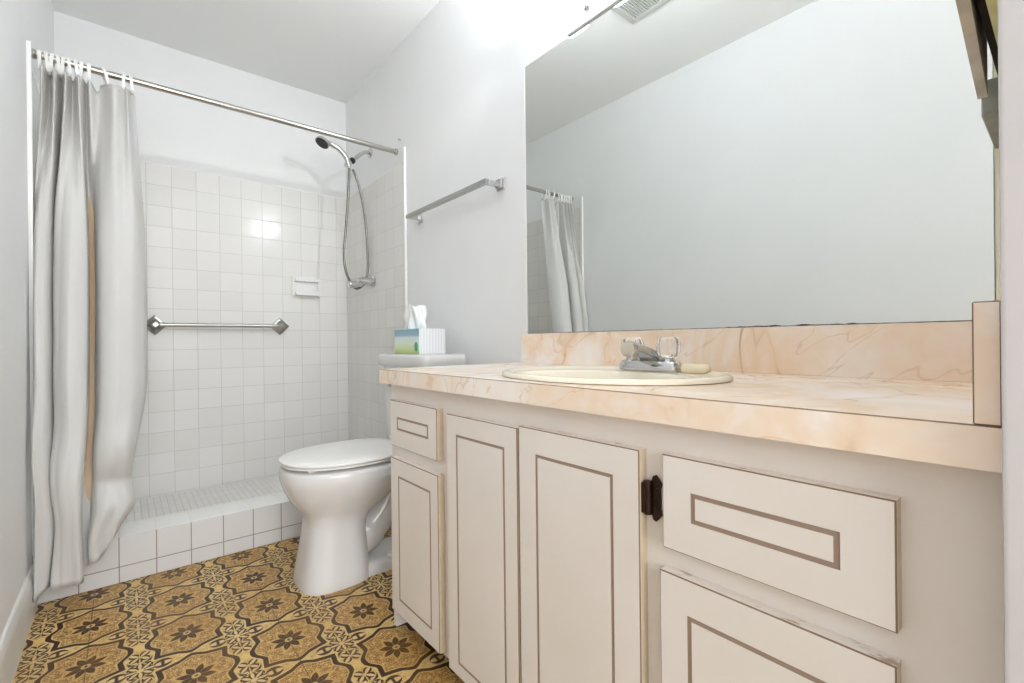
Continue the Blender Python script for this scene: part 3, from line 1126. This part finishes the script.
# ------------------------------------------------------------------ curtain rod, rings, curtain
YR, ZRD = -.754, 1.912
cr = thing('curtain_rod', 'steel shower curtain rod spanning wall to wall above the curb', 'curtain rod', (-.70, YR, ZRD))
bm = bmesh.new(); tube(bm, [(-W + .006, YR, ZRD), (-.006, YR, ZRD)], .0125, 20); obj('rod', bm, M['nickel'], cr)
for xx, s in ((-W + .0005, 1), (-.0005, -1)):
    bm = bmesh.new(); lathe(bm, (xx, YR, ZRD), (s, 0, 0), [(0, .017), (.010, .017), (.014, .014)], 20); obj('end_cap', bm, M['nickel'], cr)
RX = [-1.378, -1.362, -1.346, -1.331, -1.317, -1.303, -1.285, -1.268, -1.248, -1.207, -1.147, -1.127]
ORD = ['first', 'second', 'third', 'fourth', 'fifth', 'sixth', 'seventh', 'eighth', 'ninth', 'tenth', 'eleventh', 'twelfth']
bm = bmesh.new()
rg = []
for i in range(28):
    t = 2 * PI * i / 28
    c, s = math.cos(t), math.sin(t)
    p = Vector((0, .019 * s, -.0165 + .034 * c))
    nrm = Vector((0, s * .034, c * .019)).normalized()
    rg.append([p + nrm * .0018 + Vector((.0048, 0, 0)), p - nrm * .0018 + Vector((.0048, 0, 0)), p - nrm * .0018 - Vector((.0048, 0, 0)), p + nrm * .0018 - Vector((.0048, 0, 0))])
rg.append(rg[0])
loft(bm, rg, cap=False)
bmesh.ops.remove_doubles(bm, verts=bm.verts[:], dist=1e-6)
proto = obj('curtain_ring', bm, M['plasticring'], smooth=50)
TILT = [0, 6, -5, 4, -3, 5, 8, -4, 2, 20, -4, 6]
for i, xx in enumerate(RX):
    o = proto if i == 0 else proto.copy()
    if i:
        COL.objects.link(o)
    o.location = (xx, YR, ZRD)
    o.rotation_euler = (0, R(-TILT[i] * .8), R(TILT[i] * .5))
    tag(o, 'white plastic curtain ring, %s from the left wall along the rod' % ORD[i], 'curtain ring', 'curtain rings on the shower rod')

TOP, MID, BOT, ZBT = [], [], [], []
for i in range(12):
    TOP.append((RX[i] + (.002 if i < 8 else 0), .012 if i % 2 else -.010))
    if i < 11:
        TOP.append(((RX[i] + RX[i + 1]) / 2, (.030 if i % 2 else -.034) if i < 8 else (.02, -.035, -.03)[i - 8]))
TOP.append((-1.112, .028))
MID = [(-1.392, 0.03), (-1.392, -0.005), (-1.388, -0.036), (-1.376, -0.052), (-1.36, -0.048), (-1.347, -0.02), (-1.34, 0.03), (-1.336, 0.055), (-1.344, 0.02), (-1.337, -0.03), (-1.317, -0.058), (-1.291, -0.066), (-1.267, -0.056), (-1.253, -0.03), (-1.257, 0.03), (-1.251, 0.065), (-1.237, 0.055), (-1.231, 0.0), (-1.217, -0.046), (-1.18, -0.064), (-1.156, -0.06), (-1.126, -0.046), (-1.102, -0.02), (-1.09, 0.024)]
BOT = [(-1.391, .0), (-1.391, -.014), (-1.389, -.026), (-1.384, -.036), (-1.366, -.030), (-1.350, -.016), (-1.345, .010), (-1.348, .018), (-1.346, .004), (-1.342, -.028), (-1.324, -.040),
       (-1.302, -.036), (-1.280, -.044), (-1.270, -.020), (-1.280, .016), (-1.268, .024), (-1.250, .018), (-1.252, -.012), (-1.246, -.034), (-1.226, -.040), (-1.205, -.030), (-1.186, -.034), (-1.172, -.012), (-1.176, .014)]
ZBT = [.06, .055, .055, .06, .075, .085, .09, .09, .085, .082, .08, .08, .08, .082, .10, .11, .12, .13, .135, .14, .165, .205, .26, .31]
SUBD = 8
tT = catmull([(a, b, 0) for a, b in TOP], SUBD)
tM = catmull([(a, b, 0) for a, b in MID], SUBD)
tB = catmull([(a, b, c) for (a, b), c in zip(BOT, ZBT)], SUBD)


def sst(a, b, x):
    t = max(0, min(1, (x - a) / (b - a)))
    return t * t * (3 - 2 * t)


ZTOP = 1.872
bm = bmesh.new()
rows = []
NZ = 90
ncol = len(tT)
for k in range(NZ + 1):
    row = []
    for i in range(ncol):
        zb = tB[i].z
        # the top hem sags between the rings
        sag = .012 * (1 - abs(math.cos(PI * (i / SUBD) / 2)))
        if 18 * SUBD - 4 > i > 16 * SUBD:
            sag += .020 * math.sin(PI * (i - 16 * SUBD) / (2 * SUBD))
        zt = ZTOP - sag
        z = zt + (zb - zt) * k / NZ
        f1 = sst(1.88, 1.20, z)
        p = tT[i].lerp(tM[i], f1)
        f2 = sst(.80, .16, z)
        p = p.lerp(Vector((tB[i].x, tB[i].y, 0)), f2)
        by = YR + (-.948 - YR) * min(1, max(0, (1.86 - z) / (1.86 - .30)))
        # soft crumple, growing towards the hem
        am = .002 + .012 * sst(.9, .25, z)
        nn = noise.noise_vector(Vector((p.x * 9, z * 5.0, 2.0 + i * .012)))
        x = p.x + nn.x * am
        y = by + p.y + nn.y * am * 1.3
        # pressed pleats and creases running down the cloth
        tri = abs(((i * .062 + .25 * math.sin(z * 2.1)) % 1.0) - .5) * 2 - .5
        y += .010 * tri * sst(1.75, 1.3, z) * (.6 + .4 * math.sin(i * .11))
        # elbow where the right-hand fold buckles above the curb
        if i > 16 * SUBD:
            wgt = (i - 16 * SUBD) / (7 * SUBD)
            y += -.030 * math.exp(-((z - .52) / .07) ** 2) * wgt + .034 * math.exp(-((z - .39) / .04) ** 2) * (1 - abs(wgt - .4))
            x += .030 * wgt * math.exp(-((z - .31) / .045) ** 2)
        y = min(y, YR + .10)
        if z < .20:
            y = min(y, -.884)
        x = max(x, -W + .0075)
        if y < -.835:
            x = max(x, -W + .0145)
        row.append(bm.verts.new((x, y, z)))
    rows.append(row)
for k in range(NZ):
    for i in range(ncol - 1):
        bm.faces.new((rows[k][i], rows[k][i + 1], rows[k + 1][i + 1], rows[k + 1][i]))
sc = thing('shower_curtain', 'white vinyl shower curtain bunched against the left wall', 'shower curtain', (-1.26, YR, 0.05))
co = obj('cloth', bm, M['curtain'], sc, smooth=0)
co.data.polygons.foreach_set('use_smooth', [True] * len(co.data.polygons))
md = co.modifiers.new('thickness', 'SOLIDIFY'); md.thickness = .0016; md.offset = 0
# tan sheet behind the cloth, filling the gap between the two wide folds
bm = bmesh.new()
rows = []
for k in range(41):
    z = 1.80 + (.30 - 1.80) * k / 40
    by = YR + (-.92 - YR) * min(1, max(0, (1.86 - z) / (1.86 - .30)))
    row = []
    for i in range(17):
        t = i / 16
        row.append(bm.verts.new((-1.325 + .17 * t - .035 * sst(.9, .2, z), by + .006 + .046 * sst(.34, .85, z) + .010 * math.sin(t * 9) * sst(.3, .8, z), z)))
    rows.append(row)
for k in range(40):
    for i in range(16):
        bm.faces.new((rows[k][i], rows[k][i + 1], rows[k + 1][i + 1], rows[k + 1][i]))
lo_ = obj('inner_sheet', bm, M['inner_sheet'], sc, smooth=60)
lo_['label'] = 'tan sheet showing in the gap'
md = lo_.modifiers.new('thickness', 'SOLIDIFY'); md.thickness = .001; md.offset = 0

# small screw left in the wall above the rod end
bm = bmesh.new()
lathe(bm, (-.0005, -.800, 1.962), (-1, 0, 0), [(0, .003), (.010, .003), (.011, .0055), (.013, .005), (.0135, .001)], 12)
tag(obj('wall_screw', bm, M['brushed'], base=(0, -.800, 1.962)), 'small screw in the wall above the right rod end', 'screw')

# ------------------------------------------------------------------ wall cabinet on the near wall, cut off by the door jamb
wc = thing('wall_cabinet', 'worn wooden wall cabinet beside the mirror, edge on at the jamb', 'cabinet', (-.32, YN, 1.22))
ZW = 1.205
bm = bmesh.new(); bx(bm, -.56, -.13, YN + .001, YN + .012, ZW - .01, 1.80); obj('back_board', bm, M['cabinetgreen'], wc)
bm = bmesh.new(); bx(bm, -.54, -.16, YN + .012, YN + .022, ZW + .012, 1.78); obj('carcass', bm, M['dark'], wc)
bm = bmesh.new()
p0, p1 = Vector((-.548, YN + .0215, 0)), Vector((-.230, YN + .034, 0))
nn = Vector((-(p1 - p0).y, (p1 - p0).x, 0)).normalized() * .010
loft(bm, [[(p0.x, p0.y, zz), (p1.x, p1.y, zz), (p1.x + nn.x, p1.y + nn.y, zz), (p0.x + nn.x, p0.y + nn.y, zz)] for zz in (ZW, 1.79)])
obj('door', bm, M['cabinetwood'], wc, smooth=0)
bm = bmesh.new(); bx(bm, -.19, -.0065, YN + .0125, YN + .044, 1.192, 1.245, .002, 1); obj('lower_rail', bm, M['cabinetrail'], wc)['label'] = 'grey lower rail'
bm = bmesh.new(); bx(bm, -0.004, 0.0005, YN + .0005, -3.0255, 0.906, H - .001); struct('trim_3', bm, M['yellowed'], 0)
